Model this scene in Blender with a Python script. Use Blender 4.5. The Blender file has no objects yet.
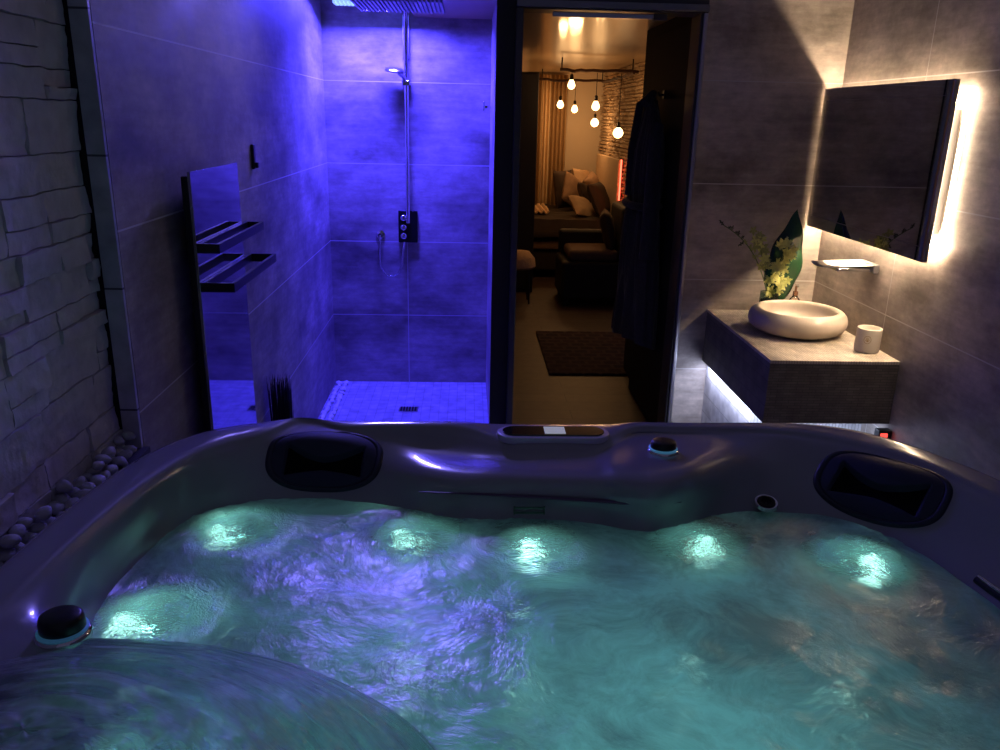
import bpy, math, random
from mathutils import Vector, Matrix, noise
random.seed(11)
SC = bpy.context.scene
COL = SC.collection
PI = math.pi

# ------------------------------------------------------------------ materials
def nodes_of(name):
    m = bpy.data.materials.new(name); m.use_nodes = True
    nt = m.node_tree
    return m, nt, nt.nodes, nt.links, nt.nodes['Principled BSDF']

def N(nt, typ, ins=None, **props):
    n = nt.nodes.new(typ)
    for k, v in props.items(): setattr(n, k, v)
    for k, v in (ins or {}).items():
        s = n.inputs[k]
        if isinstance(v, bpy.types.NodeSocket): nt.links.new(v, s)
        else: s.default_value = v
    return n

def math_n(nt, op, a, b=None, c=None):
    ins = {0: a}
    if b is not None: ins[1] = b
    if c is not None: ins[2] = c
    return N(nt, 'ShaderNodeMath', ins, operation=op).outputs[0]

def mixc(nt, f, a, b):
    n = nt.nodes.new('ShaderNodeMix'); n.data_type = 'RGBA'
    for idx, v in ((0, f), (6, a), (7, b)):
        if isinstance(v, bpy.types.NodeSocket): nt.links.new(v, n.inputs[idx])
        else: n.inputs[idx].default_value = v if idx == 0 else (*v[:3], 1)
    return n.outputs[2]

def plain(name, col, rough=.5, metal=0, coat=0, var=.12, scale=30, bump=0, spec=.5, emis=None, estr=0, sheen=0, trans=0):
    m, nt, ns, ln, b = nodes_of(name)
    tc = ns.new('ShaderNodeTexCoord')
    nz = N(nt, 'ShaderNodeTexNoise', {'Vector': tc.outputs['Object'], 'Scale': scale, 'Detail': 4})
    dark = tuple(c*(1-var) for c in col); lite = tuple(min(1, c*(1+var)) for c in col)
    ln.new(mixc(nt, nz.outputs[0], dark, lite), b.inputs['Base Color'])
    b.inputs['Roughness'].default_value = rough; b.inputs['Metallic'].default_value = metal
    b.inputs['Coat Weight'].default_value = coat; b.inputs['Coat Roughness'].default_value = .06
    b.inputs['Specular IOR Level'].default_value = spec
    b.inputs['Sheen Weight'].default_value = sheen
    b.inputs['Transmission Weight'].default_value = trans
    if emis:
        b.inputs['Emission Color'].default_value = (*emis, 1); b.inputs['Emission Strength'].default_value = estr
    if bump:
        bp = N(nt, 'ShaderNodeBump', {'Height': nz.outputs[0], 'Strength': bump, 'Distance': .01})
        ln.new(bp.outputs[0], b.inputs['Normal'])
    return m

def line_mask(nt, coord, period, offset, half):
    # 1 on a joint line, 0 elsewhere
    t = math_n(nt, 'SUBTRACT', coord, offset)
    t = math_n(nt, 'DIVIDE', t, period)
    t = math_n(nt, 'FRACT', t)
    t = math_n(nt, 'SUBTRACT', t, .5)
    t = math_n(nt, 'ABSOLUTE', t)
    return math_n(nt, 'GREATER_THAN', t, .5 - half/period)

def tile_mat(name, axis, uperiod, uoff, base=(.34, .30, .265), rough=.42, zper=.445, zoff=-.005, grout=(.62, .6, .58)):
    m, nt, ns, ln, b = nodes_of(name)
    tc = ns.new('ShaderNodeTexCoord')
    sp = N(nt, 'ShaderNodeSeparateXYZ', {0: tc.outputs['Object']})
    u = sp.outputs[axis]; z = sp.outputs['Z']
    g = math_n(nt, 'MAXIMUM', line_mask(nt, z, zper, zoff, .0022), line_mask(nt, u, uperiod, uoff, .0022))
    mp = N(nt, 'ShaderNodeMapping', {0: tc.outputs['Object'], 'Scale': (1, 1, 1.6)})
    n1 = N(nt, 'ShaderNodeTexNoise', {'Vector': mp.outputs[0], 'Scale': 2.6, 'Detail': 6, 'Roughness': .62})
    n2 = N(nt, 'ShaderNodeTexNoise', {'Vector': mp.outputs[0], 'Scale': 26, 'Detail': 5, 'Roughness': .7})
    mp3 = N(nt, 'ShaderNodeMapping', {0: tc.outputs['Object'], 'Scale': (1.2, 1.2, 9)})
    n3 = N(nt, 'ShaderNodeTexNoise', {'Vector': mp3.outputs[0], 'Scale': 4, 'Detail': 5, 'Roughness': .6})
    r1 = N(nt, 'ShaderNodeMapRange', {0: n1.outputs[0], 1: .32, 2: .68, 3: .42, 4: 1.4}).outputs[0]
    r2 = N(nt, 'ShaderNodeMapRange', {0: n2.outputs[0], 1: .3, 2: .7, 3: .86, 4: 1.14}).outputs[0]
    r3 = N(nt, 'ShaderNodeMapRange', {0: n3.outputs[0], 1: .3, 2: .7, 3: .82, 4: 1.15}).outputs[0]
    f = math_n(nt, 'MULTIPLY', math_n(nt, 'MULTIPLY', r1, r2), r3)
    vs = N(nt, 'ShaderNodeVectorMath', {0: base, 3: f}, operation='SCALE')
    ln.new(mixc(nt, g, vs.outputs[0], grout), b.inputs['Base Color'])
    rr = N(nt, 'ShaderNodeMapRange', {0: n1.outputs[0], 1: .3, 2: .7, 3: rough-.08, 4: rough+.15}).outputs[0]
    ln.new(rr, b.inputs['Roughness'])
    h = math_n(nt, 'SUBTRACT', math_n(nt, 'MULTIPLY', n2.outputs[0], .25), g)
    bp = N(nt, 'ShaderNodeBump', {'Height': h, 'Strength': .35, 'Distance': .003})
    ln.new(bp.outputs[0], b.inputs['Normal'])
    return m

def brick_mat(name, c1, c2, mortar, bw, bh, mort=.004, rough=.5, rot=(0, 0, 0), bump=.5, scale=1, offset=.5):
    m, nt, ns, ln, b = nodes_of(name)
    tc = ns.new('ShaderNodeTexCoord')
    mp = N(nt, 'ShaderNodeMapping', {0: tc.outputs['Object'], 'Rotation': rot})
    br = N(nt, 'ShaderNodeTexBrick', {'Vector': mp.outputs[0], 'Color1': (*c1, 1), 'Color2': (*c2, 1), 'Mortar': (*mortar, 1),
            'Scale': scale, 'Mortar Size': mort, 'Brick Width': bw, 'Row Height': bh, 'Bias': 0}, offset=offset)
    nz = N(nt, 'ShaderNodeTexNoise', {'Vector': tc.outputs['Object'], 'Scale': 18, 'Detail': 5})
    f = N(nt, 'ShaderNodeMapRange', {0: nz.outputs[0], 1: .3, 2: .7, 3: .75, 4: 1.2}).outputs[0]
    vs = N(nt, 'ShaderNodeVectorMath', {0: br.outputs[0], 3: f}, operation='SCALE')
    ln.new(vs.outputs[0], b.inputs['Base Color'])
    b.inputs['Roughness'].default_value = rough
    bp = N(nt, 'ShaderNodeBump', {'Height': math_n(nt, 'SUBTRACT', nz.outputs[0], br.outputs['Fac']), 'Strength': bump, 'Distance': .003})
    ln.new(bp.outputs[0], b.inputs['Normal'])
    return m

def emit(name, col, s):
    m, nt, ns, ln, b = nodes_of(name)
    b.inputs['Base Color'].default_value = (*[min(1, c) for c in col], 1)
    b.inputs['Emission Color'].default_value = (*col, 1); b.inputs['Emission Strength'].default_value = s
    return m

def glass(name, col=(1, 1, 1), rough=0, ior=1.45):
    m, nt, ns, ln, b = nodes_of(name)
    b.inputs['Base Color'].default_value = (*col, 1); b.inputs['Transmission Weight'].default_value = 1
    b.inputs['Roughness'].default_value = rough; b.inputs['IOR'].default_value = ior
    return m

# ------------------------------------------------------------------ mesh helpers
class MB:
    def __init__(s): s.v = []; s.f = []
    def add(s, vs, fs):
        o = len(s.v); s.v += [tuple(p) for p in vs]; s.f += [tuple(i+o for i in f) for f in fs]; return s
    def box(s, x0, x1, y0, y1, z0, z1, M=None):
        vs = [Vector(p) for p in ((x0,y0,z0),(x1,y0,z0),(x1,y1,z0),(x0,y1,z0),(x0,y0,z1),(x1,y0,z1),(x1,y1,z1),(x0,y1,z1))]
        if M: vs = [M @ p for p in vs]
        return s.add(vs, [(0,3,2,1),(4,5,6,7),(0,1,5,4),(1,2,6,5),(2,3,7,6),(3,0,4,7)])
    def lathe(s, prof, seg=32, M=None, sx=1, sy=1, caps=True):
        vs = []; fs = []; n = len(prof)
        for r, z in prof:
            for k in range(seg):
                a = 2*PI*k/seg; p = Vector((r*math.cos(a)*sx, r*math.sin(a)*sy, z)); vs.append(M @ p if M else p)
        for i in range(n-1):
            for k in range(seg):
                k2 = (k+1) % seg; fs.append((i*seg+k, i*seg+k2, (i+1)*seg+k2, (i+1)*seg+k))
        if caps:
            fs.append(tuple(reversed(range(seg)))); fs.append(tuple((n-1)*seg+k for k in range(seg)))
        return s.add(vs, fs)
    def tube(s, pts, r, seg=10, closed=False, flat=None):
        pts = [Vector(p) for p in pts]; n = len(pts); vs = []; fs = []
        up = Vector((0, 0, 1)); prev = None
        for i, p in enumerate(pts):
            a = pts[(i-1) % n] if closed or i else p; c = pts[(i+1) % n] if closed or i < n-1 else p
            t = (c-a).normalized()
            if prev is None: prev = t.orthogonal().normalized() if abs(t.z) > .95 else up.cross(t).normalized()
            sd = (prev - t*prev.dot(t)).normalized(); prev = sd; u2 = t.cross(sd)
            rr = r[i] if isinstance(r, (list, tuple)) else r
            for k in range(seg):
                an = 2*PI*k/seg
                vs.append(p + sd*math.cos(an)*rr + u2*math.sin(an)*rr*(flat or 1))
        for i in range(n if closed else n-1):
            j = (i+1) % n
            for k in range(seg):
                k2 = (k+1) % seg; fs.append((i*seg+k, i*seg+k2, j*seg+k2, j*seg+k))
        if not closed: fs.append(tuple(reversed(range(seg)))); fs.append(tuple((n-1)*seg+k for k in range(seg)))
        return s.add(vs, fs)
    def grid(s, fn, nu, nv, wrapu=False):
        vs = [fn(i/(nu if wrapu else nu-1), j/(nv-1)) for j in range(nv) for i in range(nu)]
        fs = []
        for j in range(nv-1):
            for i in range(nu if wrapu else nu-1):
                i2 = (i+1) % nu; fs.append((j*nu+i, j*nu+i2, (j+1)*nu+i2, (j+1)*nu+i))
        return s.add(vs, fs)
    def build(s, name, mat, parent=None, smooth=False, bevel=0, bseg=2, solid=0, sub=0, loc=None):
        me = bpy.data.meshes.new(name)
        off = Vector(loc) if loc else (parent_world(parent) if parent else Vector((0, 0, 0)))
        me.from_pydata([tuple(Vector(p)-off) for p in s.v], [], s.f); me.update()
        if mat: me.materials.append(mat)
        o = bpy.data.objects.new(name, me); COL.objects.link(o)
        if smooth:
            for p in me.polygons: p.use_smooth = True
            if bevel == 0:
                me.set_sharp_from_angle(angle=math.radians(50))
        if loc: o.location = off
        if parent: o.parent = parent; 
        if loc and parent: o.location = off - parent_world(parent)
        if solid:
            md = o.modifiers.new('solid', 'SOLIDIFY'); md.thickness = solid; md.offset = 0
        if bevel:
            md = o.modifiers.new('bevel', 'BEVEL'); md.width = bevel; md.segments = bseg; md.limit_method = 'ANGLE'
            for p in me.polygons: p.use_smooth = True
            me.set_sharp_from_angle(angle=math.radians(80)) if False else None
            o.modifiers.new('wn', 'WEIGHTED_NORMAL')
        if sub:
            md = o.modifiers.new('sub', 'SUBSURF'); md.levels = sub; md.render_levels = sub
        return o

def parent_world(o):
    p = Vector((0, 0, 0))
    while o: p = p + o.location; o = o.parent
    return p

def tag(o, label=None, cat=None, group=None, kind=None):
    if label: o['label'] = label
    if cat: o['category'] = cat
    if group: o['group'] = group
    if kind: o['kind'] = kind
    return o

def thing(name, label, cat, loc, group=None):
    o = bpy.data.objects.new(name, None); COL.objects.link(o); o.location = loc; o.empty_display_size = .05
    return tag(o, label, cat, group)

def struct(name, mb, mat, **k):
    o = mb.build(name, mat, **k); o['kind'] = 'structure'; return o

def light(name, typ, loc, col, energy, size=.05, rot=None, parent=None, sy=None, spread=None):
    l = bpy.data.lights.new(name, typ); l.color = col; l.energy = energy
    if typ == 'AREA':
        l.size = size
        if sy: l.shape = 'RECTANGLE'; l.size_y = sy
        if spread: l.spread = spread
    else: l.shadow_soft_size = size
    o = bpy.data.objects.new(name, l); COL.objects.link(o); o.location = Vector(loc) - (parent_world(parent) if parent else Vector((0, 0, 0)))
    if rot: o.rotation_euler = rot
    if parent: o.parent = parent
    return o

def T(x, y, z, rx=0, ry=0, rz=0):
    return Matrix.Translation((x, y, z)) @ Matrix.Rotation(rz, 4, 'Z') @ Matrix.Rotation(ry, 4, 'Y') @ Matrix.Rotation(rx, 4, 'X')

# ------------------------------------------------------------------ shared materials
M = {}
M['tile_side'] = tile_mat('cement tile side', 'Y', .90, 3.062, base=(.44, .385, .335))
M['tile_left'] = tile_mat('cement tile left', 'Y', 6.0, .5, rough=.58)
M['tile_back'] = tile_mat('cement tile back', 'X', .93, -.353)
M['tile_door'] = tile_mat('cement tile door', 'X', 3.0, .5, base=(.46, .405, .355))
M['plaster'] = plain('bedroom plaster', (.60, .50, .38), .8, var=.06, scale=4)
M['steel'] = plain('brushed steel', (.55, .55, .57), .3, 1, var=.08, scale=60)
M['chrome'] = plain('chrome', (.8, .8, .82), .06, 1, var=.02)
M['black_metal'] = plain('black lacquer', (.004, .004, .005), .35, var=.2)
M['black_soft'] = plain('black rubber', (.006, .007, .014), .68, spec=.25, var=.2, scale=80)
M['dark_frame'] = plain('dark painted frame', (.010, .009, .012), .6, var=.1)
M['grey_frame'] = plain('grey painted frame', (.05, .048, .052), .4, var=.1)

# ------------------------------------------------------------------ room
LX, RX, DY, BY = -.805, 1.665, 3.75, 4.80
struct('floor', MB().box(-1.2, 1.9, -1.2, 3.87, -.12, 0), tile_mat('bath floor', 'X', .6, 0, base=(.16, .15, .15)))
struct('wall_left', MB().box(LX-.15, LX, 1.902, BY+.12, 0, 2.4), M['tile_left'])
struct('wall_right', MB().box(RX, RX+.15, -1.2, DY+.12, 0, 2.6), M['tile_side'])
struct('wall_shower_back', MB().box(LX, .19, BY, BY+.12, 0, 2.4), M['tile_back'])
struct('wall_partition', MB().box(.125, .195, DY+.0, BY, 0, 2.4), M['tile_side'])
m = MB(); m.box(1.032, RX, DY, DY+.12, 0, 2.6); m.box(.195, 1.032, DY, DY+.12, 2.10, 2.6)
struct('wall_door_side', m, M['tile_door'])
struct('ceiling_shower', MB().box(LX, .125, 3.75, BY, 2.30, 2.38), plain('shower ceiling', (.7, .7, .72), .7))
mos = brick_mat('pale mosaic', (.58, .57, .6), (.46, .46, .5), (.36, .36, .38), .05, .05, .0022, .45, offset=0)
struct('floor_shower', MB().box(LX, .125, 3.75, BY, -.02, .012), mos)
# partition end face trim and door frame
struct('trim_1', MB().box(.118, .20, DY-.012, DY, 0, 2.4), M['dark_frame'])
m = MB(); m.box(.2005, .232, DY-.03, DY+.15, 0, 2.045)
m.box(1.000, 1.0315, DY-.006, DY+.15, 0, 2.045); m.box(.2005, 1.0315, DY-.006, DY+.15, 2.045, 2.0995)
struct('door_frame_1', m, M['grey_frame'], bevel=.003)
struct('trim_2', MB().box(.202, 1.030, DY-.03, DY-.007, 2.05, 2.078), plain('brushed lintel', (.24, .24, .25), .35, .8), bevel=.003)
struct('trim_3', MB().box(1.010, 1.028, DY-.022, DY-.007, 0, 2.045), M['steel'], bevel=.003)

# tile edge profile beside the stone cladding
struct('trim_4', MB().box(-.842, LX+.004, 1.878, 1.8885, .6, 2.4),
       brick_mat('mosaic edge strip', (.48, .47, .50), (.40, .40, .43), (.08, .08, .09), .3, .11, .0025, .4, rot=(PI/2, 0, PI/2), offset=0))
# stone cladding : courses of split stone, one mesh
def stone_wall():
    mb = MB(); rnd = random.Random(5)
    z = .70
    while z < 2.45:
        h = rnd.choice((.045, .06, .075, .09, .105)); y = -.5 - rnd.random()*.2
        while y < 1.86:
            L = rnd.uniform(.10, .30)
            y1 = min(y+L, 1.882)
            if 1.882-y1 < .04: y1 = 1.882
            q_ = rnd.random()
            sub = [(z, z+h)] if q_ < .5 else ([(z, z+h*.42), (z+h*.42, z+h)] if h > .07 or q_ < .7 else [(z, z+h)])
            for (za, zb) in sub:
                d = rnd.uniform(.0, .013); seed = rnd.random()*50; tilt = rnd.uniform(-.008, .008); tu = rnd.uniform(-.007, .007)
                nu = max(6, int((y1-y)/.006)); nv = max(6, int((zb-za)/.006))
                def fn(u, v, za=za, zb=zb, d=d, seed=seed, tilt=tilt, tu=tu, y0=y, y1=y1, nu=nu, nv=nv):
                    iu, iv = round(u*(nu-1)), round(v*(nv-1))
                    tu_ = min(1, max(0, (iu-1)/(nu-3))); tv_ = min(1, max(0, (iv-1)/(nv-3))); G = .0024
                    yy = y0 if iu == 0 else y1 if iu == nu-1 else y0+G+(y1-y0-2*G)*tu_
                    zz = za if iv == 0 else zb if iv == nv-1 else za+G*.6+(zb-za-1.2*G)*tv_
                    k = (.0 if iu in (0, nu-1) else 1)*(.2 if iv in (0, nv-1) else 1)
                    q = Vector((yy*10, zz*26, seed))
                    nn = noise.noise(q)*.003 + noise.noise(q*2.3)*.0022+abs(noise.noise(q*5))*.0028+noise.noise(q*9)*.0008
                    x = -.872 + (.012 + d + nn + tilt*(v-.5)+tu*(u-.5))*k
                    wob = noise.noise(Vector((yy*18, zz*18, 3)))*.004
                    return Vector((x, yy+wob, zz+wob))
                mb.grid(fn, nu, nv)
            y = y1
        z += h
    return mb
stone_m = plain('split stone', (.56, .53, .55), .75, var=.3, scale=22, bump=.5)
struct('trim_6', MB().box(-.88, LX-.011, 1.889, 1.9015, .6, 2.4), plain('painted return shade', (.008, .008, .009), .8))  # black covering paints the shade on the tile wall's return face
struct('wall_left_stone', stone_wall(), stone_m, smooth=True)
struct('wall_left_core', MB().box(-.98, -.8685, -1.2, 1.888, 0, 2.6), plain('mortar backing', (.03, .03, .035), .9))
# ledge carrying the pebbles, between cladding and tub
struct('trim_5', MB().box(-.868, -.785, -1.2, 1.888, 0, .800), plain('pebble ledge', (.05, .05, .06), .8))

# ------------------------------------------------------------------ hot tub
RIMZ, WZ = .88, .76
CX, CY = .22, .85
# station: outer(x,y), lip(x,y,z), A(x,y,z), B(x,y,z), W(x,y)
ST = [
 ((-.782,.30),(-.71,.30,.876),(-.64,.30,.866),(-.58,.30,.858),(-.54,.30)),
 ((-.782,.62),(-.71,.62,.876),(-.64,.62,.866),(-.58,.62,.858),(-.54,.62)),
 ((-.782,.85),(-.71,.85,.876),(-.64,.85,.866),(-.58,.85,.858),(-.54,.85)),
 ((-.782,1.03),(-.705,1.00,.876),(-.64,1.0,.866),(-.575,.99,.856),(-.545,.97)),
 ((-.780,1.20),(-.695,1.13,.876),(-.66,1.12,.850),(-.63,1.10,.82),(-.605,1.09)),
 ((-.772,1.35),(-.685,1.27,.876),(-.672,1.27,.850),(-.655,1.26,.80),(-.638,1.24)),
 ((-.760,1.49),(-.668,1.42,.876),(-.657,1.42,.850),(-.648,1.41,.80),(-.636,1.40)),
 ((-.735,1.62),(-.638,1.56,.876),(-.632,1.55,.850),(-.628,1.53,.80),(-.618,1.51)),
 ((-.69,1.74),(-.60,1.665,.876),(-.592,1.65,.848),(-.592,1.61,.80),(-.590,1.585)),
 ((-.62,1.825),(-.545,1.735,.876),(-.53,1.71,.848),(-.53,1.67,.80),(-.535,1.635)),
 ((-.53,1.868),(-.475,1.79,.876),(-.46,1.765,.85),(-.46,1.715,.81),(-.455,1.668)),
 ((-.42,1.880),(-.40,1.882,.876),(-.39,1.80,.862),(-.39,1.745,.82),(-.385,1.676)),
 ((-.30,1.882),(-.30,1.832,.876),(-.30,1.81,.865),(-.295,1.745,.82),(-.29,1.672)),
 ((-.19,1.883),(-.19,1.835,.876),(-.19,1.805,.855),(-.185,1.72,.82),(-.18,1.645)),
 ((-.10,1.884),(-.10,1.836,.876),(-.10,1.79,.842),(-.09,1.665,.832),(-.085,1.60)),
 ((.00,1.885),(.00,1.832,.874),(.00,1.76,.838),(.00,1.632,.838),(.00,1.585)),
 ((.07,1.885),(.07,1.79,.868),(.07,1.735,.842),(.07,1.622,.842),(.07,1.582)),
 ((.14,1.886),(.14,1.762,.868),(.14,1.715,.846),(.14,1.615,.842),(.14,1.580)),
 ((.28,1.886),(.28,1.762,.868),(.28,1.715,.850),(.28,1.600,.846),(.27,1.568)),
 ((.35,1.885),(.35,1.79,.872),(.35,1.73,.862),(.34,1.582,.858),(.34,1.545)),
 ((.42,1.884),(.42,1.84,.876),(.42,1.80,.864),(.41,1.570,.860),(.40,1.533)),
 ((.52,1.883),(.52,1.84,.876),(.52,1.80,.864),(.50,1.605,.860),(.49,1.565)),
 ((.64,1.882),(.64,1.832,.878),(.64,1.80,.866),(.625,1.70,.845),(.60,1.612)),
 ((.76,1.882),(.76,1.812,.882),(.755,1.785,.870),(.74,1.71,.83),(.71,1.622)),
 ((.87,1.878),(.86,1.775,.884),(.845,1.745,.866),(.82,1.68,.82),(.79,1.602)),
 ((.975,1.842),(.945,1.715,.884),(.925,1.69,.864),(.89,1.63,.82),(.86,1.555)),
 ((1.07,1.745),(1.015,1.63,.884),(.99,1.605,.864),(.95,1.545,.82),(.912,1.48)),
 ((1.15,1.60),(1.07,1.52,.882),(1.045,1.50,.862),(1.00,1.45,.815),(.95,1.38)),
 ((1.20,1.43),(1.11,1.37,.880),(1.085,1.35,.858),(1.035,1.31,.81),(.975,1.25)),
 ((1.23,1.2),(1.14,1.17,.878),(1.11,1.16,.855),(1.05,1.14,.81),(.99,1.08)),
 ((1.24,.80),(1.15,.80,.876),(1.12,.80,.855),(1.06,.80,.81),(1.00,.80)),
 ((1.24,.30),(1.15,.30,.876),(1.12,.30,.855),(1.06,.30,.81),(1.00,.30)),
 ((1.18,.02),(1.09,.08,.876),(1.06,.10,.855),(1.00,.14,.81),(.94,.18)),
 ((.95,-.12),(.90,-.02,.876),(.88,.0,.855),(.85,.05,.81),(.82,.10)),
 ((.22,-.14),(.22,-.04,.876),(.22,-.02,.855),(.22,.03,.81),(.22,.08)),
 ((-.50,-.12),(-.46,-.02,.876),(-.44,.0,.855),(-.42,.05,.81),(-.40,.10)),
 ((-.73,.03),(-.65,.08,.876),(-.61,.1,.862),(-.56,.13,.84),(-.52,.17)),
]
def cr(p0, p1, p2, p3, t):
    return .5*((2*p1)+(-p0+p2)*t+(2*p0-5*p1+4*p2-p3)*t*t+(-p0+3*p1-3*p2+p3)*t**3)
def closed_loop(pts, sub):
    n = len(pts); out = []
    for i in range(n):
        for k in range(sub):
            out.append(cr(pts[(i-1) % n], pts[i], pts[(i+1) % n], pts[(i+2) % n], k/sub))
    return out
def tub_rings():
    R = []
    o = [Vector((s[0][0], s[0][1], 0)) for s in ST]
    W = [Vector((s[4][0], s[4][1], WZ)) for s in ST]
    c = Vector((CX, CY, 0))
    def z(pts, zz): return [Vector((p.x, p.y, zz)) for p in pts]
    def inset(pts, d, zz):
        out = []
        for p in pts:
            q = Vector((p.x-CX, p.y-CY, 0)); L = q.length; q = q*(1-d/L); out.append(Vector((CX+q.x, CY+q.y, zz)))
        return out
    lip = [Vector(s[1]) for s in ST]; A = [Vector(s[2]) for s in ST]; B = [Vector(s[3]) for s in ST]
    R.append(inset(o, .03, .02)); R.append(inset(o, .03, .80)); R.append(inset(o, .005, .835)); R.append(z(o, .855))
    R.append([a.lerp(Vector((b.x, b.y, 0)), .12)+Vector((0, 0, .872)) - Vector((0, 0, a.lerp(Vector((b.x, b.y, 0)), .12).z)) for a, b in zip(o, lip)])
    R.append([Vector((a.x*.6+b.x*.4, a.y*.6+b.y*.4, b.z+.005)) for a, b in zip(o, lip)])
    R.append([Vector((a.x*.12+b.x*.88, a.y*.12+b.y*.88, b.z+.003)) for a, b in zip(o, lip)])
    R.append([b.lerp(a, .25)-Vector((0, 0, .002)) for a, b in zip(A, lip)])
    R.append(A); R.append(B)
    R.append([b.lerp(w, .75)*1 + Vector((0, 0, -.0)) for b, w in zip(B, W)])
    R.append(inset(W, .012, .735)); R.append(inset(W, .05, .66)); R.append(inset(W, .11, .56)); R.append(inset(W, .20, .50))
    R.append(inset(W, .36, .47)); R.append(inset(W, .42, .40)); R.append(inset(W, .46, .16)); R.append(inset(W, .52, .12))
    return R
RINGS = [closed_loop(r, 10) for r in tub_rings()]
def tub_mesh():
    mb = MB(); n = len(RINGS[0]); rows = []
    nr = len(RINGS); SUB = 4
    for j in range(nr-1):
        for k in range(SUB):
            t = k/SUB
            p0, p1, p2, p3 = RINGS[max(j-1, 0)], RINGS[j], RINGS[j+1], RINGS[min(j+2, nr-1)]
            rows.append([cr(p0[i], p1[i], p2[i], p3[i], t) for i in range(n)])
    rows.append(RINGS[-1])
    vs = [p for r in rows for p in r]; fs = []
    for j in range(len(rows)-1):
        for i in range(n):
            i2 = (i+1) % n; fs.append((j*n+i, (j+1)*n+i, (j+1)*n+i2, j*n+i2))
    vs.append(Vector((CX, CY, .12))); ci = len(vs)-1; L = (len(rows)-1)*n
    for i in range(n): fs.append((L+i, ci, L+(i+1) % n))
    vs.append(Vector((CX, CY, .02))); c0 = len(vs)-1
    for i in range(n): fs.append((i, (i+1) % n, c0))
    mb.add(vs, fs); return mb
acr = plain('pearl grey acrylic', (.26, .25, .28), .22, coat=.7, var=.10, scale=9, spec=.5)
_nt = acr.node_tree; _b = _nt.nodes['Principled BSDF']
_z = N(_nt, 'ShaderNodeSeparateXYZ', {0: N(_nt, 'ShaderNodeTexCoord').outputs['Object']}).outputs['Z']
_nt.links.new(N(_nt, 'ShaderNodeMapRange', {0: _z, 1: .68, 2: .76, 3: .75, 4: .22}).outputs[0], _b.inputs['Roughness'])
_nt.links.new(N(_nt, 'ShaderNodeMapRange', {0: _z, 1: .68, 2: .76, 3: .0, 4: .7}).outputs[0], _b.inputs['Coat Weight'])
tub = thing('hot_tub', 'large grey acrylic hot tub filled with glowing turquoise water', 'hot tub', (CX, CY, 0))
shell = tub_mesh().build('shell', acr, tub, smooth=True)

# headrests : bezel and pad laid on the shell, with a bow-tie slot
from mathutils.bvhtree import BVHTree
_t = tub_mesh(); BV = BVHTree.FromPolygons([Vector(p) for p in _t.v], _t.f)
navy = plain('dark navy pad', (.026, .028, .058), .62, spec=.3)
navy2 = plain('dark navy acrylic', (.018, .02, .04), .45, spec=.4)
slot_m = plain('black slot', (.002, .002, .003), .9, spec=.1)
def headrest(cx, cy, cz, ang, tilt, wid=.25, hei=.142):
    Mx = Matrix.Translation((cx, cy, cz)) @ Matrix.Rotation(ang, 4, 'Z') @ Matrix.Rotation(tilt, 4, 'X')
    nrm = (Mx.to_3x3() @ Vector((0, 0, 1))).normalized()
    def on(x, y, off):
        p = Mx @ Vector((x, y, .12)); h = BV.ray_cast(p, -nrm, .4)
        return (h[0] if h[0] else Mx @ Vector((x, y, 0))) + nrm*off
    def outline(t, k=1.0):
        a = 2*PI*t; e = 2/2.9
        x = math.copysign(abs(math.cos(a))**e, math.cos(a)); y = math.copysign(abs(math.sin(a))**e, math.sin(a))
        return x*wid/2*k, y*hei/2*k
    body = MB()
    rg_ = [(1.09, -.003), (1.07, .003), (1.03, .007), (.98, .007), (.95, .004), (.94, .0)]
    def ringf(u, v):
        w = rg_[round(v*5)]; x, y = outline(u, w[0]); return on(x, y, w[1])
    body.grid(ringf, 96, 6, wrapu=True)
    hr = body.build('headrest', navy2, tub, smooth=True)
    def bow(xn):
        ax = min(1, abs(xn)/.74)
        return -.06+.50*ax**1.7, -.46-.24*ax**1.5
    def inside(xn, yn):
        top, bot = bow(xn)
        return max(0, min(1, min(top-yn, yn-bot)/.10+.2))*max(0, min(1, (.74-abs(xn))/.05))
    pad = MB()
    def padf(u, v):
        x, y = outline(u, .955*max(v, .001)); xn, yn = x/(wid/2), y/(hei/2)
        bul = .006+.010*(1-v**4)+.012*math.exp(-((xn/.6)**2+((yn-.45)/.45)**2))
        i_ = inside(xn, yn)
        return on(x, y, bul*(1-i_)+.002*i_)
    pad.grid(padf, 140, 50, wrapu=True)
    p = pad.build('pad', navy, hr, smooth=True)
    sl = MB()
    def slf(u, v):
        xn = (2*u-1)*.735; top, bot = bow(xn); yn = bot+(top-bot)*v
        return on(xn*wid/2, yn*hei/2, .0042)
    sl.grid(slf, 60, 14); sl.build('slot', slot_m, hr, smooth=True)
    return hr
headrest(-.328, 1.748, .832, math.radians(-3), math.radians(33), .25, .150)
headrest(.925, 1.600, .835, math.radians(-47), math.radians(30), .262, .160)

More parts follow.
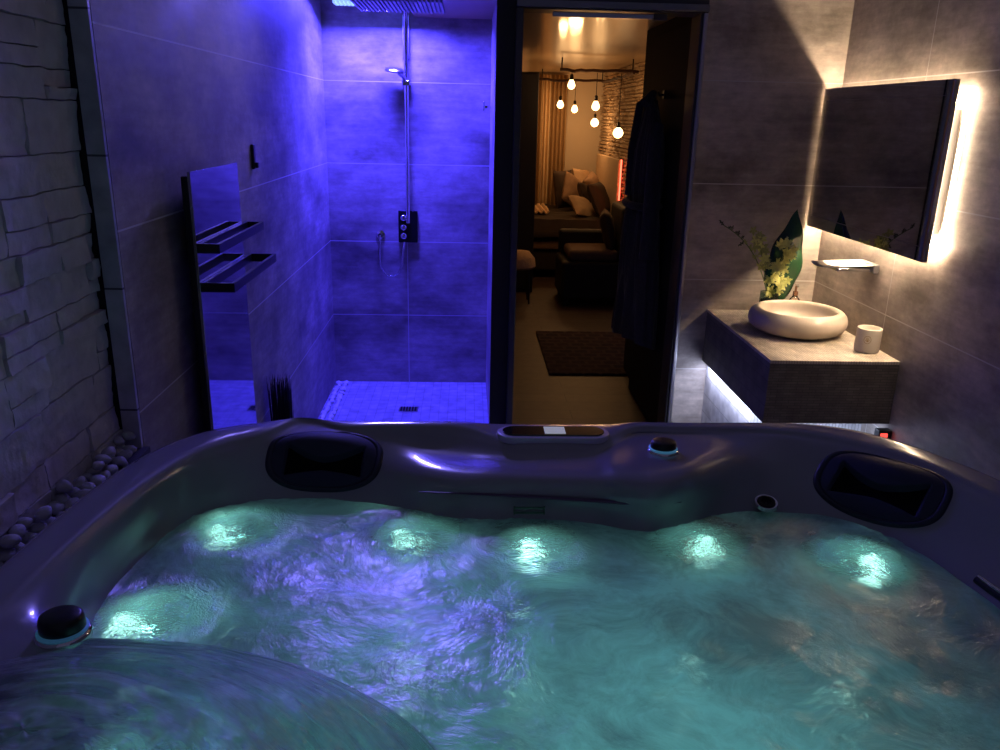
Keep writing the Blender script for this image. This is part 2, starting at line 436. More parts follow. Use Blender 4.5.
# control panel
def oval(L, Wd, z0, z1, cx, cy, r2=1.0, seg=16):
    # stadium prism
    pts = []
    for k in range(seg+1):
        a = -PI/2+PI*k/seg; pts.append((L/2-Wd/2+math.cos(a)*Wd/2, math.sin(a)*Wd/2))
    for k in range(seg+1):
        a = PI/2+PI*k/seg; pts.append((-L/2+Wd/2+math.cos(a)*Wd/2, math.sin(a)*Wd/2))
    n = len(pts)
    vs = [Vector((cx+x, cy+y, z0)) for x, y in pts] + [Vector((cx+x*r2, cy+y*r2, z1)) for x, y in pts]
    fs = [tuple(reversed(range(n))), tuple(range(n, 2*n))] + [(i, (i+1) % n, n+(i+1) % n, n+i) for i in range(n)]
    return vs, fs
cp = MB().add(*oval(.272, .082, .862, .8805, .212, 1.802)).build('control_panel', plain('bezel with painted purple glow', (.62, .60, .72), .25, .1, coat=.6), tub, bevel=.004)  # lavender bezel colour paints the purple shower light reflected around the panel
MB().add(*oval(.246, .058, .8795, .8835, .212, 1.802)).build('display_glass', plain('black glass', (.008, .008, .01), .05, coat=1), cp, bevel=.001)
MB().box(.190, .240, 1.780, 1.824, .8832, .8846).build('screen', plain('lit grey screen', (.3, .32, .36), .3, emis=(.55, .62, .72), estr=.35), cp)

def knob(x, y, z, r, h, led=None):
    k = MB().lathe([(r*1.22, z-.004), (r*1.2, z+.004), (r*1.05, z+.008)], 40, Matrix.Translation((x, y, 0))).build('diverter_knob', M['chrome'], tub, smooth=True)
    MB().lathe([(r*.92, z+.006), (r*1.0, z+.010), (r, z+h*.7), (r*.93, z+h*.93), (r*.8, z+h), (r*.3, z+h+.001)], 40,
        Matrix.Translation((x, y, 0)), sy=.92).build('cap', M['black_metal'], k, smooth=True)
    if led:
        MB().lathe([(r*1.10, z+.0075), (r*1.11, z+.0095), (r*1.03, z+.0115)], 40, Matrix.Translation((x, y, 0))).build('light_ring', emit('blue knob ring', (.15, .55, .9), led), k, smooth=True)
    return k
knob(.462, 1.722, .864, .030, .028, .14)
knob(-.588, 1.035, .862, .032, .034, .05)
# groove line under the centre ledge
gr = MB().tube([(-.10, 1.612, .812), (.05, 1.600, .812), (.2, 1.582, .812), (.33, 1.565, .812), (.41, 1.550, .812), (.47, 1.566, .812)], [.002, .005, .006, .007, .006, .002], 8, flat=.5)
gr.build('groove_seal', plain('plum seal', (.10, .06, .12), .35), tub, smooth=True)
# round suction fitting, small slotted plate, right-hand grab bar
def fitting(x, y, z, ang, tilt, r=.028):
    Mx = Matrix.Translation((x, y, z)) @ Matrix.Rotation(ang, 4, 'Z') @ Matrix.Rotation(tilt, 4, 'X')
    f = MB().lathe([(r*.45, -.002), (r*.8, .004), (r*1.0, .004), (r*1.08, -.004)], 32, Mx, caps=False).build('water_fitting', M['chrome'], tub, smooth=True)
    MB().lathe([(r*.82, -.004), (r*.78, .006), (r*.5, .007), (r*.45, .001), (.001, .0)], 32, Mx, caps=False).build('nozzle', M['black_soft'], f, smooth=True)
    return f
fitting(.684, 1.628, .779, math.radians(-8), math.radians(14), .025)
m = MB()
for s in (0, 1): m.box(.108, .172, 1.5665, 1.5695, .782+.012*s, .786+.012*s)
m.box(.106, .109, 1.5665, 1.5695, .780, .80); m.box(.171, .174, 1.5665, 1.5695, .780, .80)
m.build('overflow_plate', M['black_metal'], tub)
gb = MB().tube([(.985, 1.315, .781), (.990, 1.28, .782), (.999, 1.23, .783), (1.006, 1.17, .783)], .005, 10).build('overflow_grille', M['chrome'], tub, smooth=True)
MB().tube([(.983, 1.315, .775), (.988, 1.28, .775), (.997, 1.23, .776), (1.004, 1.17, .776)], .008, 10).build('slot', M['black_metal'], gb, smooth=True)

# underwater lamps on the tub wall
teal = (.36, 1.0, .86)
LAMPS = [(-.535, 1.60, 1.0), (-.13, 1.572, 1.0), (.145, 1.53, 1.0), (.520, 1.545, .9), (.853, 1.465, 1.1), (-.605, 1.265, 1.1), (-.50, .93, 1.1)]
lens_m = emit('lamp lens', (.6, 1.0, .86), 6)
WP = RINGS[11]
for x, y, s in LAMPS:
    p = Vector((x, y, 0)); d = (p - Vector((CX, CY, 0))).normalized()
    q = p + d*.012
    Mx = Matrix.Translation((q.x, q.y, .712)) @ d.to_track_quat('-Z', 'Y').to_matrix().to_4x4() @ Matrix.Rotation(-.45, 4, 'X')
    b = MB().lathe([(.030, -.012), (.030, .004), (.024, .007), (.022, .003)], 24, Mx, caps=False).build('tub_lamp', M['chrome'], tub, smooth=True)
    MB().lathe([(.0225, -.004), (.021, .005), (.012, .009), (.001, .010)], 24, Mx, caps=False).build('lens', lens_m, b, smooth=True)
    tl = light('tub_lamp_light', 'SPOT', (x-d.x*.030, y-d.y*.030, .690), teal, 1.1*s, .022, parent=tub)
    tl.rotation_euler = Vector((-d.x*.45, -d.y*.45, 1.0)).to_track_quat('-Z', 'Y').to_euler()
    tl.data.spot_size = math.radians(112); tl.data.spot_blend = .7
light('tub_fill_light', 'AREA', (.30, .95, .20), (.22, .66, .64), 6.2, .9, rot=(PI, 0, 0), parent=tub, sy=.9)  # added teal fill from below, evens out the water; not one of the lamps
# dark massage jets on the submerged wall
for x, y, z, r in ((.80, 1.12, .690, .030), (.77, 1.24, .67, .022), (.70, 1.38, .66, .022), (.30, 1.50, .69, .018), (-.04, 1.52, .68, .018), (.35, 1.505, .69, .014), (.84, 1.02, .66, .024)):
    d = (Vector((x, y, 0)) - Vector((CX, CY, 0))).normalized()
    Mx = Matrix.Translation((x, y, z)) @ d.to_track_quat('-Z', 'Y').to_matrix().to_4x4() @ Matrix.Rotation(-.9, 4, 'X')
    j = MB().lathe([(r*1.3, -.03), (r*1.3, .0), (r*1.1, .004), (r*.95, 0)], 24, Mx, caps=False).build('massage_jet', M['steel'], tub, smooth=True)
    MB().lathe([(r, -.003), (r*.7, .006), (r*.3, .002), (.001, .002)], 24, Mx, caps=False).build('nozzle', M['black_soft'], j, smooth=True)

# ------------------------------------------------------------------ water
def water_mat():
    m, nt, ns, ln, b = nodes_of('bubbling water')
    ns.remove(b); out = ns['Material Output']
    tc = ns.new('ShaderNodeTexCoord'); P = tc.outputs['Object']
    warp = N(nt, 'ShaderNodeTexNoise', {'Vector': P, 'Scale': 2.2, 'Detail': 3})
    wv = N(nt, 'ShaderNodeVectorMath', {0: warp.outputs['Color'], 1: (.5, .5, .5)}, operation='SUBTRACT')
    ws = N(nt, 'ShaderNodeVectorMath', {0: wv.outputs[0], 3: .55}, operation='SCALE')
    PW = N(nt, 'ShaderNodeVectorMath', {0: P, 1: ws.outputs[0]}, operation='ADD').outputs[0]
    big = N(nt, 'ShaderNodeTexNoise', {'Vector': PW, 'Scale': 3.4, 'Detail': 9, 'Roughness': .64})
    fine = N(nt, 'ShaderNodeTexNoise', {'Vector': PW, 'Scale': 45, 'Detail': 6, 'Roughness': .7})
    # distance to each lamp : clearer, choppier water over a lamp
    clear = None
    for x, y, s in LAMPS:
        dd = N(nt, 'ShaderNodeVectorMath', {0: P, 1: (x-(x-CX)*.07, y-(y-CY)*.07, WZ)}, operation='DISTANCE').outputs['Value']
        c = N(nt, 'ShaderNodeMapRange', {0: dd, 1: .04, 2: .14, 3: 1, 4: 0}).outputs[0]
        clear = c if clear is None else math_n(nt, 'MAXIMUM', clear, c)
    a = math_n(nt, 'ADD', math_n(nt, 'MULTIPLY', big.outputs[0], .8), math_n(nt, 'MULTIPLY', fine.outputs[0], .2))
    a = math_n(nt, 'SUBTRACT', a, math_n(nt, 'MULTIPLY', clear, .05))
    for bx, by, br_, am in ((-.36, 1.36, .30, .10), (-.10, 1.45, .15, .05), (.35, .93, .32, .11), (.72, 1.0, .22, .07), (.08, 1.22, .17, -.13), (.45, 1.17, .14, -.12), (-.02, 1.02, .15, -.12), (.80, 1.10, .10, -.08), (-.30, 1.12, .12, -.05)):
        dd = N(nt, 'ShaderNodeVectorMath', {0: PW, 1: (bx, by, WZ)}, operation='DISTANCE').outputs['Value']
        a = math_n(nt, 'ADD', a, N(nt, 'ShaderNodeMapRange', {0: dd, 1: 0, 2: br_, 3: am, 4: 0}, interpolation_type='SMOOTHSTEP').outputs[0])
    foam = N(nt, 'ShaderNodeMapRange', {0: a, 1: .40, 2: .60, 3: .46, 4: .95}).outputs[0]
    foam = math_n(nt, 'MULTIPLY', foam, math_n(nt, 'SUBTRACT', 1, math_n(nt, 'MULTIPLY', clear, .72)))
    # micro ripples
    rp = N(nt, 'ShaderNodeTexNoise', {'Vector': PW, 'Scale': 70, 'Detail': 5, 'Roughness': .65, 'Distortion': 1.0})
    rq = N(nt, 'ShaderNodeTexNoise', {'Vector': PW, 'Scale': 16, 'Detail': 4})
    vor = N(nt, 'ShaderNodeTexVoronoi', {'Vector': PW, 'Scale': 95})
    h = math_n(nt, 'ADD', math_n(nt, 'MULTIPLY', rp.outputs[0], .6), math_n(nt, 'MULTIPLY', rq.outputs[0], 1.2))
    hc = N(nt, 'ShaderNodeTexNoise', {'Vector': PW, 'Scale': 130, 'Detail': 3, 'Distortion': 1.5})
    h = math_n(nt, 'ADD', h, math_n(nt, 'MULTIPLY', hc.outputs[0], math_n(nt, 'MULTIPLY', clear, 2.0)))
    bub = N(nt, 'ShaderNodeMapRange', {0: big.outputs[0], 1: .50, 2: .62, 3: 0, 4: .35}).outputs[0]
    h = math_n(nt, 'SUBTRACT', h, math_n(nt, 'MULTIPLY', vor.outputs['Distance'], bub))
    bs = math_n(nt, 'ADD', .20, math_n(nt, 'MULTIPLY', clear, .6))
    bp = N(nt, 'ShaderNodeBump', {'Height': h, 'Strength': bs, 'Distance': .010})
    nrm = bp.outputs[0]
    tr = N(nt, 'ShaderNodeBsdfTranslucent', {'Color': (.66, .90, .88, 1), 'Normal': nrm})
    bq = N(nt, 'ShaderNodeBump', {'Height': h, 'Strength': .10, 'Distance': .006})
    df = N(nt, 'ShaderNodeBsdfDiffuse', {'Color': (.46, .50, .62, 1), 'Normal': bq.outputs[0]})
    mf = N(nt, 'ShaderNodeMixShader', {0: .45, 1: tr.outputs[0], 2: df.outputs[0]})
    rf = N(nt, 'ShaderNodeBsdfRefraction', {'Color': (.72, .95, .93, 1), 'Roughness': .04, 'IOR': 1.33, 'Normal': nrm})
    tp = N(nt, 'ShaderNodeBsdfTransparent', {'Color': (.6, .9, .86, 1)})
    cl = N(nt, 'ShaderNodeMixShader', {0: .07, 1: rf.outputs[0], 2: tp.outputs[0]})
    body = N(nt, 'ShaderNodeMixShader', {0: foam, 1: cl.outputs[0], 2: mf.outputs[0]})
    gl = N(nt, 'ShaderNodeBsdfGlossy', {'Color': (1, 1, 1, 1), 'Roughness': .26, 'Normal': nrm})
    fr = N(nt, 'ShaderNodeFresnel', {'IOR': 1.33, 'Normal': nrm})
    ff = math_n(nt, 'MULTIPLY', fr.outputs[0], N(nt, 'ShaderNodeMapRange', {0: foam, 1: 0, 2: 1, 3: .42, 4: .02}).outputs[0])
    fin = N(nt, 'ShaderNodeMixShader', {0: ff, 1: body.outputs[0], 2: gl.outputs[0]})
    ln.new(fin.outputs[0], out.inputs['Surface'])
    return m
wl = RINGS[11]
WL = [Vector((p.x, p.y, WZ)) for p in closed_loop([Vector((s[4][0], s[4][1], 0)) for s in ST], 10)]
SW = Vector((-.40, .80, 0))     # centre of the swell in the near left
def water_h(x, y):
    q = Vector((x, y, 0))
    h = noise.noise(q*5)*.004 + noise.noise(q*13)*.0022 + noise.noise(q*34)*.0010
    for lx, ly, s in LAMPS:
        d = math.hypot(x-lx, y-ly); h += math.exp(-(d/.10)**2)*(noise.noise(q*45)*.006+noise.noise(q*90)*.003+.002)
    return h
def water_mesh():
    mb = MB(); n = len(WL); NR = 150; vs = []; fs = []
    for j in range(NR+1):
        t = (j/NR)**.8
        for p in WL:
            k = t*1.012; x = CX+(p.x-CX)*k; y = CY+(p.y-CY)*k
            vs.append(Vector((x, y, WZ+water_h(x, y))))
    for j in range(NR):
        for i in range(n):
            i2 = (i+1) % n; fs.append((j*n+i, (j+1)*n+i, (j+1)*n+i2, j*n+i2))
    mb.add(vs, fs); return mb
wt = water_mesh().build('tub_water', water_mat(), smooth=True)
tag(wt, 'churning foamy turquoise water filling the hot tub', 'water', kind='stuff')

# swell : arched sheet of water streaming over from the near left
SWC = (-.52, .80)
def swell():
    mb = MB()
    def fn(u, v):
        a = -2*PI*u; r = v
        rxx = .44+.08*math.cos(a); ryy = .34
        x = SWC[0]+r*math.cos(a)*rxx; y = SWC[1]+r*math.sin(a)*ryy
        x = max(x, -.775+.0*r)
        h = .150*max(0, 1-r**2.2)**.75
        st = noise.noise(Vector((a*1.5, r*26, 2)))*.005 + noise.noise(Vector((x*9, y*9, 0)))*.008
        return Vector((x, y, .752+h+st*(1-r**6)))
    mb.grid(fn, 240, 90, wrapu=True); return mb
def swell_mat():
    m, nt, ns, ln, b = nodes_of('streaming water')
    ns.remove(b); out = ns['Material Output']
    tc = ns.new('ShaderNodeTexCoord')
    sub = N(nt, 'ShaderNodeVectorMath', {0: tc.outputs['Object'], 1: (-.52, .58, .80)}, operation='SUBTRACT').outputs[0]
    sp = N(nt, 'ShaderNodeSeparateXYZ', {0: sub})
    rad = N(nt, 'ShaderNodeVectorMath', {0: N(nt, 'ShaderNodeVectorMath', {0: sub, 1: (.85, 1, 0)}, operation='MULTIPLY').outputs[0]}, operation='LENGTH').outputs['Value']
    ang = math_n(nt, 'ARCTAN2', sp.outputs[1], sp.outputs[0])
    cv = N(nt, 'ShaderNodeCombineXYZ', {0: math_n(nt, 'MULTIPLY', ang, 2.0), 1: math_n(nt, 'MULTIPLY', rad, 34), 2: 0})
    st = N(nt, 'ShaderNodeTexNoise', {'Vector': cv.outputs[0], 'Scale': 1.2, 'Detail': 7, 'Roughness': .62, 'Distortion': .25})
    sm = N(nt, 'ShaderNodeTexNoise', {'Vector': tc.outputs['Object'], 'Scale': 9, 'Detail': 5})
    f = math_n(nt, 'ADD', math_n(nt, 'MULTIPLY', st.outputs[0], .6), math_n(nt, 'MULTIPLY', sm.outputs[0], .4))
    foam = N(nt, 'ShaderNodeMapRange', {0: f, 1: .42, 2: .60, 3: .08, 4: .88}).outputs[0]
    bp = N(nt, 'ShaderNodeBump', {'Height': st.outputs[0], 'Strength': .8, 'Distance': .012})
    tr = N(nt, 'ShaderNodeBsdfTranslucent', {'Color': (.6, .9, .9, 1)})
    df = N(nt, 'ShaderNodeBsdfDiffuse', {'Color': (.7, .7, .8, 1)})
    mf = N(nt, 'ShaderNodeMixShader', {0: .62, 1: tr.outputs[0], 2: df.outputs[0]})
    tp = N(nt, 'ShaderNodeBsdfTransparent', {'Color': (.78, .86, .90, 1)})
    body = N(nt, 'ShaderNodeMixShader', {0: foam, 1: tp.outputs[0], 2: mf.outputs[0]})
    gl = N(nt, 'ShaderNodeBsdfGlossy', {'Roughness': .16, 'Normal': bp.outputs[0]})
    fr = N(nt, 'ShaderNodeFresnel', {'IOR': 1.4, 'Normal': bp.outputs[0]})
    fin = N(nt, 'ShaderNodeMixShader', {0: fr.outputs[0], 1: body.outputs[0], 2: gl.outputs[0]})
    ln.new(fin.outputs[0], out.inputs['Surface'])
    return m
sw = swell().build('water_swell', swell_mat(), smooth=True)
sw.parent = wt

# ------------------------------------------------------------------ pebbles
def pebble_mesh(seed, r, fl):
    mb = MB(); s0 = Vector((seed*7.1, seed*3.3, 0))
    def fn(u, v):
        a = 2*PI*u; ph = -PI/2+PI*v
        d = Vector((math.cos(ph)*math.cos(a), math.cos(ph)*math.sin(a)*.78, math.sin(ph)*fl))
        k = 1+.22*noise.noise(d*1.3+s0)+.06*noise.noise(d*3+s0)
        return d*r*k
    mb.grid(fn, 18, 11, wrapu=True); return mb
peb_m = plain('pale pebble', (.42, .41, .45), .6, var=.25, scale=30, bump=.3)
peb_meshes = []
for i in range(6):
    o = pebble_mesh(i+1, .023, .62).build('pebble', peb_m, smooth=True); peb_meshes.append(o.data); bpy.data.objects.remove(o)
rnd = random.Random(3)
wp_m = plain('white pebble stone', (.80, .79, .80), .7, var=.1, scale=30)
white_meshes = []
for me in peb_meshes:
    w_ = me.copy(); w_.materials.clear(); w_.materials.append(wp_m); white_meshes.append(w_)
def put_pebble(x, y, z, s, label, group, name='pebble', src=None):
    o = bpy.data.objects.new(name, rnd.choice(src or peb_meshes)); COL.objects.link(o)
    o.location = (x, y, z); o.scale = (s, s, s); o.rotation_euler = (rnd.uniform(-.3, .3), rnd.uniform(-.3, .3), rnd.uniform(0, 6.28))
    tag(o, label, 'pebble', group)
y = 1.08
while y < 1.86:
    s = rnd.uniform(.8, 1.15)
    put_pebble(-.843+rnd.uniform(0, .012), y+rnd.uniform(-.006, .006), .801+.0125*s, s*.85, 'smooth pale pebble in the strip between tub rim and stone wall', 'pebbles between tub and stone wall')
    if y < 1.83: put_pebble(-.812+rnd.uniform(-.004, .006), y+.018+rnd.uniform(-.006, .006), .801+.0125*s, s*.85, 'smooth pale pebble in the strip between tub rim and stone wall', 'pebbles between tub and stone wall')
    if rnd.random() < .75: put_pebble(-.835+rnd.uniform(-.012, .014), y+.01, .828+.0125*s, s*.8, 'smooth pale pebble in the strip between tub rim and stone wall', 'pebbles between tub and stone wall')
    y += .037*s
y = 4.00
while y < 4.76:
    s = rnd.uniform(.7, 1.05)
    for k in range(2):
        put_pebble(-.775+k*.042+rnd.uniform(-.006, .006), y+rnd.uniform(-.01, .01), .013+.0125*s, s*.9, 'white pebble in the row along the blue-lit shower wall', 'pebbles along the shower wall', src=white_meshes)
    y += .036*s

# ------------------------------------------------------------------ shower fittings
rx = -.345
t = thing('rain_shower_head', 'wide square rain shower head with ribbed underside', 'shower head', (rx, 4.27, 2.10))
MB().box(-.555, -.125, 4.04, 4.49, 2.105, 2.120).build('plate', M['black_metal'], t, bevel=.003)
m = MB()
for k in range(22):
    x = -.548+k*.0197; m.box(x, x+.010, 4.05, 4.48, 2.096, 2.106)
m.build('nozzle_ribs', plain('grey silicone ribs', (.30, .30, .33), .4), t)
t2 = thing('shower_column', 'chrome shower riser rail with hand shower and mixer', 'shower', (rx, 4.775, 1.0))
MB().tube([(rx, 4.765, 1.0), (rx, 4.765, 2.06), (rx, 4.755, 2.14), (rx, 4.72, 2.168), (rx, 4.30, 2.168), (rx, 4.275, 2.150), (rx, 4.27, 2.1215)], .0125, 12).build('riser_pipe', M['chrome'], t2, smooth=True)
MB().box(rx-.019, rx+.019, 4.775, 4.80, 1.9, 2.12).build('wall_bracket', M['steel'], t2, bevel=.003)
hs = MB().tube([(rx-.005, 4.745, 1.775), (rx-.012, 4.735, 1.80), (rx-.04, 4.70, 1.825)], .012, 10).build('hand_shower', M['chrome'], t2, smooth=True)
MB().lathe([(.02, .018), (.050, .010), (.055, 0), (.05, -.006), (.02, -.007)], 28, T(rx-.055, 4.68, 1.828, .15, .1)).build('spray_face', M['steel'], hs, smooth=True)
MB().box(rx-.022, rx+.022, 4.735, 4.785, 1.755, 1.785).build('holder', M['chrome'], t2, bevel=.004)
mx = MB().box(rx-.058, rx+.054, 4.775, 4.7985, .885, 1.07).build('mixer_plate', M['black_metal'], t2, bevel=.004)
for zz in (1.03, .975, .925):
    MB().lathe([(.018, 0), (.018, .022), (.014, .026)], 20, T(rx-.026, 4.775, zz, PI/2)).build('mixer_handle', M['chrome'], mx, smooth=True)
hp = [(-.51, 4.755, .925)]
for k in range(13):
    a = PI+PI*k/12; hp.append((-.445+.065*math.cos(a), 4.742, .78+.09*math.sin(a)))
hp += [(-.375, 4.745, .84), (-.366, 4.76, .89)]
MB().tube(hp, .0065, 8).build('shower_hose', M['chrome'], t2, smooth=True)
MB().lathe([(.026, 0), (.026, .008), (.013, .012), (.013, .035)], 24, T(-.51, 4.80, .925, PI/2)).build('hose_outlet', M['chrome'], t2, smooth=True)
t = thing('shower_drain', 'small square dark drain set in the shower floor', 'drain', (-.32, 4.29, .013))
MB().box(-.375, -.268, 4.26, 4.335, .0125, .0165).build('drain_frame', M['steel'], t)
m = MB()
for k in range(6): m.box(-.368+k*.016, -.358+k*.016, 4.267, 4.328, .0165, .019)
m.build('drain_grate', M['black_metal'], t)
# shower ceiling lamp
t = thing('shower_light', 'ribbed cyan white light bar above the shower head', 'light', (-.30, 4.60, 2.14))
MB().box(-.70, .115, 4.50, 4.63, 2.150, 2.185).build('housing', M['steel'], t, bevel=.003)
m = MB()
for k in range(40): m.box(-.695+k*.0202, -.695+k*.0202+.014, 4.505, 4.625, 2.137, 2.150)
m.build('diffuser', emit('cyan diffuser', (.30, .50, 1.0), 1.2), t)
light('shower_blue_light', 'AREA', (-.27, 4.50, 2.132), (.052, .038, 1.0), 330, .58, rot=(math.radians(-14), 0, 0), parent=t, sy=.10)
sl_ = light('added_purple_spot', 'SPOT', (-.42, 3.93, 2.27), (.25, .20, 1.0), 105, .12, parent=t)  # added spot without a fixture, tints foam, rim and left wall purple
sl_.rotation_euler = (Vector((-.45, 1.30, .78))-Vector((-.42, 3.93, 2.27))).to_track_quat('-Z', 'Y').to_euler()
sl_.data.spot_size = math.radians(66); sl_.data.spot_blend = 1.0
# hook on partition inner face
t = thing('glass_clamp', 'small chrome clamp on the right edge of the shower', 'clamp', (.125, 4.2, 1.63))
MB().box(.085, .1245, 4.70, 4.73, 1.645, 1.66).build('arm', M['chrome'], t, bevel=.002)
MB().box(.083, .093, 4.695, 4.735, 1.63, 1.68).build('jaw', M['chrome'], t, bevel=.002)
t = thing('wall_hook', 'small black lever hook on the tiled left wall', 'hook', (-.83, 3.14, 1.44))
MB().box(LX+.0005, LX+.012, 3.125, 3.155, 1.395, 1.485).build('plate', M['black_metal'], t, bevel=.004)
MB().box(LX+.0121, LX+.024, 3.13, 3.15, 1.40, 1.42).build('peg', M['black_metal'], t, bevel=.003)

# ------------------------------------------------------------------ towel radiator
t = thing('towel_radiator', 'tall black mirror-glass towel radiator with two rails on the left wall', 'radiator', (-.79, 2.48, .1))
MB().box(-.775, -.750, 2.26, 2.69, .13, 1.43).build('body', M['black_metal'], t, bevel=.004)
MB().box(-.7505, -.742, 2.243, 2.707, .11, 1.443).build('glass_front', plain('black mirror glass', (.42, .42, .45), .04, .9, var=.03), t, bevel=.001)
for z, dep, (ya, yb) in ((1.238, .062, (2.243, 2.745)), (1.128, .092, (2.25, 2.765))):
    m = MB(); x0 = -.742; h = .013
    m.box(x0, x0+dep, ya, ya+.010, z-h, z+h); m.box(x0, x0+dep, yb-.010, yb, z-h, z+h)
    m.box(x0+dep-.010, x0+dep, ya+.0101, yb-.0101, z-h, z+h); m.box(x0+.001, x0+.012, ya+.0101, yb-.0101, z-h, z+h)
    m.build('towel_rail', M['black_metal'], t)
for y in (2.36, 2.58):
    for z in (.35, 1.25): MB().box(LX+.0005, -.7745, y, y+.04, z, z+.04).build('wall_mount', M['black_metal'], t)

# dark bristly grass by left wall
PX, PYY = -.745, 3.10
t = thing('ornamental_grass', 'dark spiky grass tuft standing by the shower wall', 'plant', (PX, PYY, 0))
MB().lathe([(.045, .0), (.055, .01), (.056, .12), (.05, .12), (.045, .10)], 28, T(PX, PYY, .0)).build('pot', M['black_metal'], t, smooth=True)
m = MB(); rg = random.Random(8)
for k in range(260):
    a = rg.uniform(0, 6.28); r = rg.uniform(0, .038); L = rg.uniform(.38, .50); l = rg.uniform(0, .018)
    bx, by = PX+r*math.cos(a), PYY+r*math.sin(a)
    pts = [(bx, by, .1), (bx+l*.4*math.cos(a), by+l*.4*math.sin(a), .1+L*.55), (bx+l*math.cos(a), by+l*math.sin(a), .1+L)]
    m.tube(pts, [.0032, .0026, .0005], 4)
m.build('blades', plain('dark green blades', (.012, .014, .010), .6), t)

# ------------------------------------------------------------------ vanity
cmos = brick_mat('cream split mosaic', (.66, .59, .50), (.54, .48, .40), (.32, .28, .24), .060, .0105, .0012, .55, rot=(0, 0, PI/2))
smos = brick_mat('grey split mosaic', (.16, .145, .13), (.12, .11, .10), (.075, .07, .065), .05, .011, .0012, .6, rot=(PI/2, 0, 0))
smos2 = brick_mat('grey split mosaic side', (.17, .155, .14), (.13, .12, .11), (.08, .075, .07), .05, .011, .0012, .6, rot=(PI/2, 0, PI/2))
VX0, VY0 = 1.160, 2.895
t = thing('vanity_unit', 'floating grey mosaic washstand in the corner under the mirror', 'vanity', (1.4, 3.33, .48))
MB().box(VX0, RX-.0005, VY0, DY-.0005, .728, .74).build('countertop', cmos, t)
MB().box(VX0+.001, RX-.001, VY0+.001, DY-.001, .485, .728).build('body', smos, t)
MB().box(VX0, VX0+.0012, VY0+.001, DY-.001, .485, .7279).build('side_cladding', smos2, t)
struct('wall_plinth', MB().box(1.185, RX-.0005, 3.10, DY-.0005, 0, .47), brick_mat('white split stone', (.75, .75, .78), (.6, .6, .64), (.4, .4, .42), .09, .014, .0015, .6, rot=(PI/2, 0, PI/2)))
MB().box(1.180, 1.192, 2.94, 3.72, .475, .484).build('led_strip', emit('cool strip', (.62, .70, 1.0), 14), t)
MB().box(1.22, 1.60, 2.925, 2.937, .475, .484).build('led_strip', emit('cool strip front', (.62, .70, 1.0), 9), t)
light('vanity_under_light', 'AREA', (1.165, 3.33, .470), (.66, .70, 1.0), 2.2, .03, parent=t, sy=.75)
light('vanity_under_front_light', 'AREA', (1.42, 2.93, .470), (.60, .70, 1.0), 1.2, .4, parent=t, sy=.03)

# basin
stone = plain('honed cream travertine', (.64, .56, .46), .35, var=.28, scale=9, bump=.1)
t = thing('vessel_basin', 'round cream stone vessel basin on the washstand top', 'basin', (1.425, 3.33, .74))
prof = [(.10, .001), (.165, .008), (.197, .03), (.207, .058), (.200, .088), (.180, .105), (.166, .108), (.156, .102), (.152, .085), (.145, .055), (.11, .028), (.03, .020)]
MB().lathe([(r, z+.74) for r, z in prof], 72, T(1.425, 3.33, 0)).build('bowl', stone, t, smooth=True, sub=1)
MB().lathe([(.02, .7605), (.022, .763), (.01, .7645)], 20, T(1.425, 3.33, 0)).build('waste_cap', M['chrome'], t, smooth=True)
# candle
t = thing('candle_jar', 'frosted white glass candle jar with an emblem beside the basin', 'candle', (1.600, 3.040, .74))
MB().lathe([(.030, .7405), (.044, .742), (.047, .75), (.047, .836), (.0445, .838), (.042, .834), (.042, .79)], 40, T(1.600, 3.040, 0)).build('jar', plain('frosted glass', (.88, .82, .70), .3, var=.04), t, smooth=True)
MB().lathe([(.042, .77), (.042, .80), (.005, .802)], 32, T(1.600, 3.040, 0)).build('wax', plain('cream wax', (.75, .62, .45), .5, var=.03), t, smooth=True)
# emblem : small ring with a leaf-like cross, raised on the jar's front
em = MB(); ang0 = math.radians(-120)
def onjar(u, z, r=.0474): a = ang0+u/.047; return Vector((1.600+r*math.cos(a), 3.040+r*math.sin(a), z))
em.tube([onjar(.013*math.cos(k*PI/10), .797+.015*math.sin(k*PI/10)) for k in range(20)], .0009, 5, closed=True)
for k in range(5):
    a = PI/2+(k-2)*.55; em.tube([onjar(0, .790), onjar(.006*math.cos(a), .790+.008*math.sin(a)), onjar(.009*math.cos(a), .790+.016*math.sin(a))], .0009, 5)
em.build('emblem', plain('gold print', (.45, .30, .10), .4, .6), t)
# faucet
t = thing('waterfall_tap', 'wall-mounted chrome waterfall tap above the stone basin', 'faucet', (1.65, 3.22, 1.05))
MB().box(1.640, RX-.0005, 3.165, 3.305, 1.030, 1.066).build('wall_plate', M['steel'], t, bevel=.003)
MB().grid(lambda u, v: Vector((1.44+.20*u, 3.17+.13*v, 1.056-.008*(1-u)+.006*abs(2*v-1)**3)), 12, 14).build('spout', plain('satin chrome', (.85, .84, .82), .35, .7), t, smooth=True, solid=.006)
MB().box(1.50, 1.639, 3.18, 3.29, 1.034, 1.048).build('spout_body', M['chrome'], t, bevel=.003)
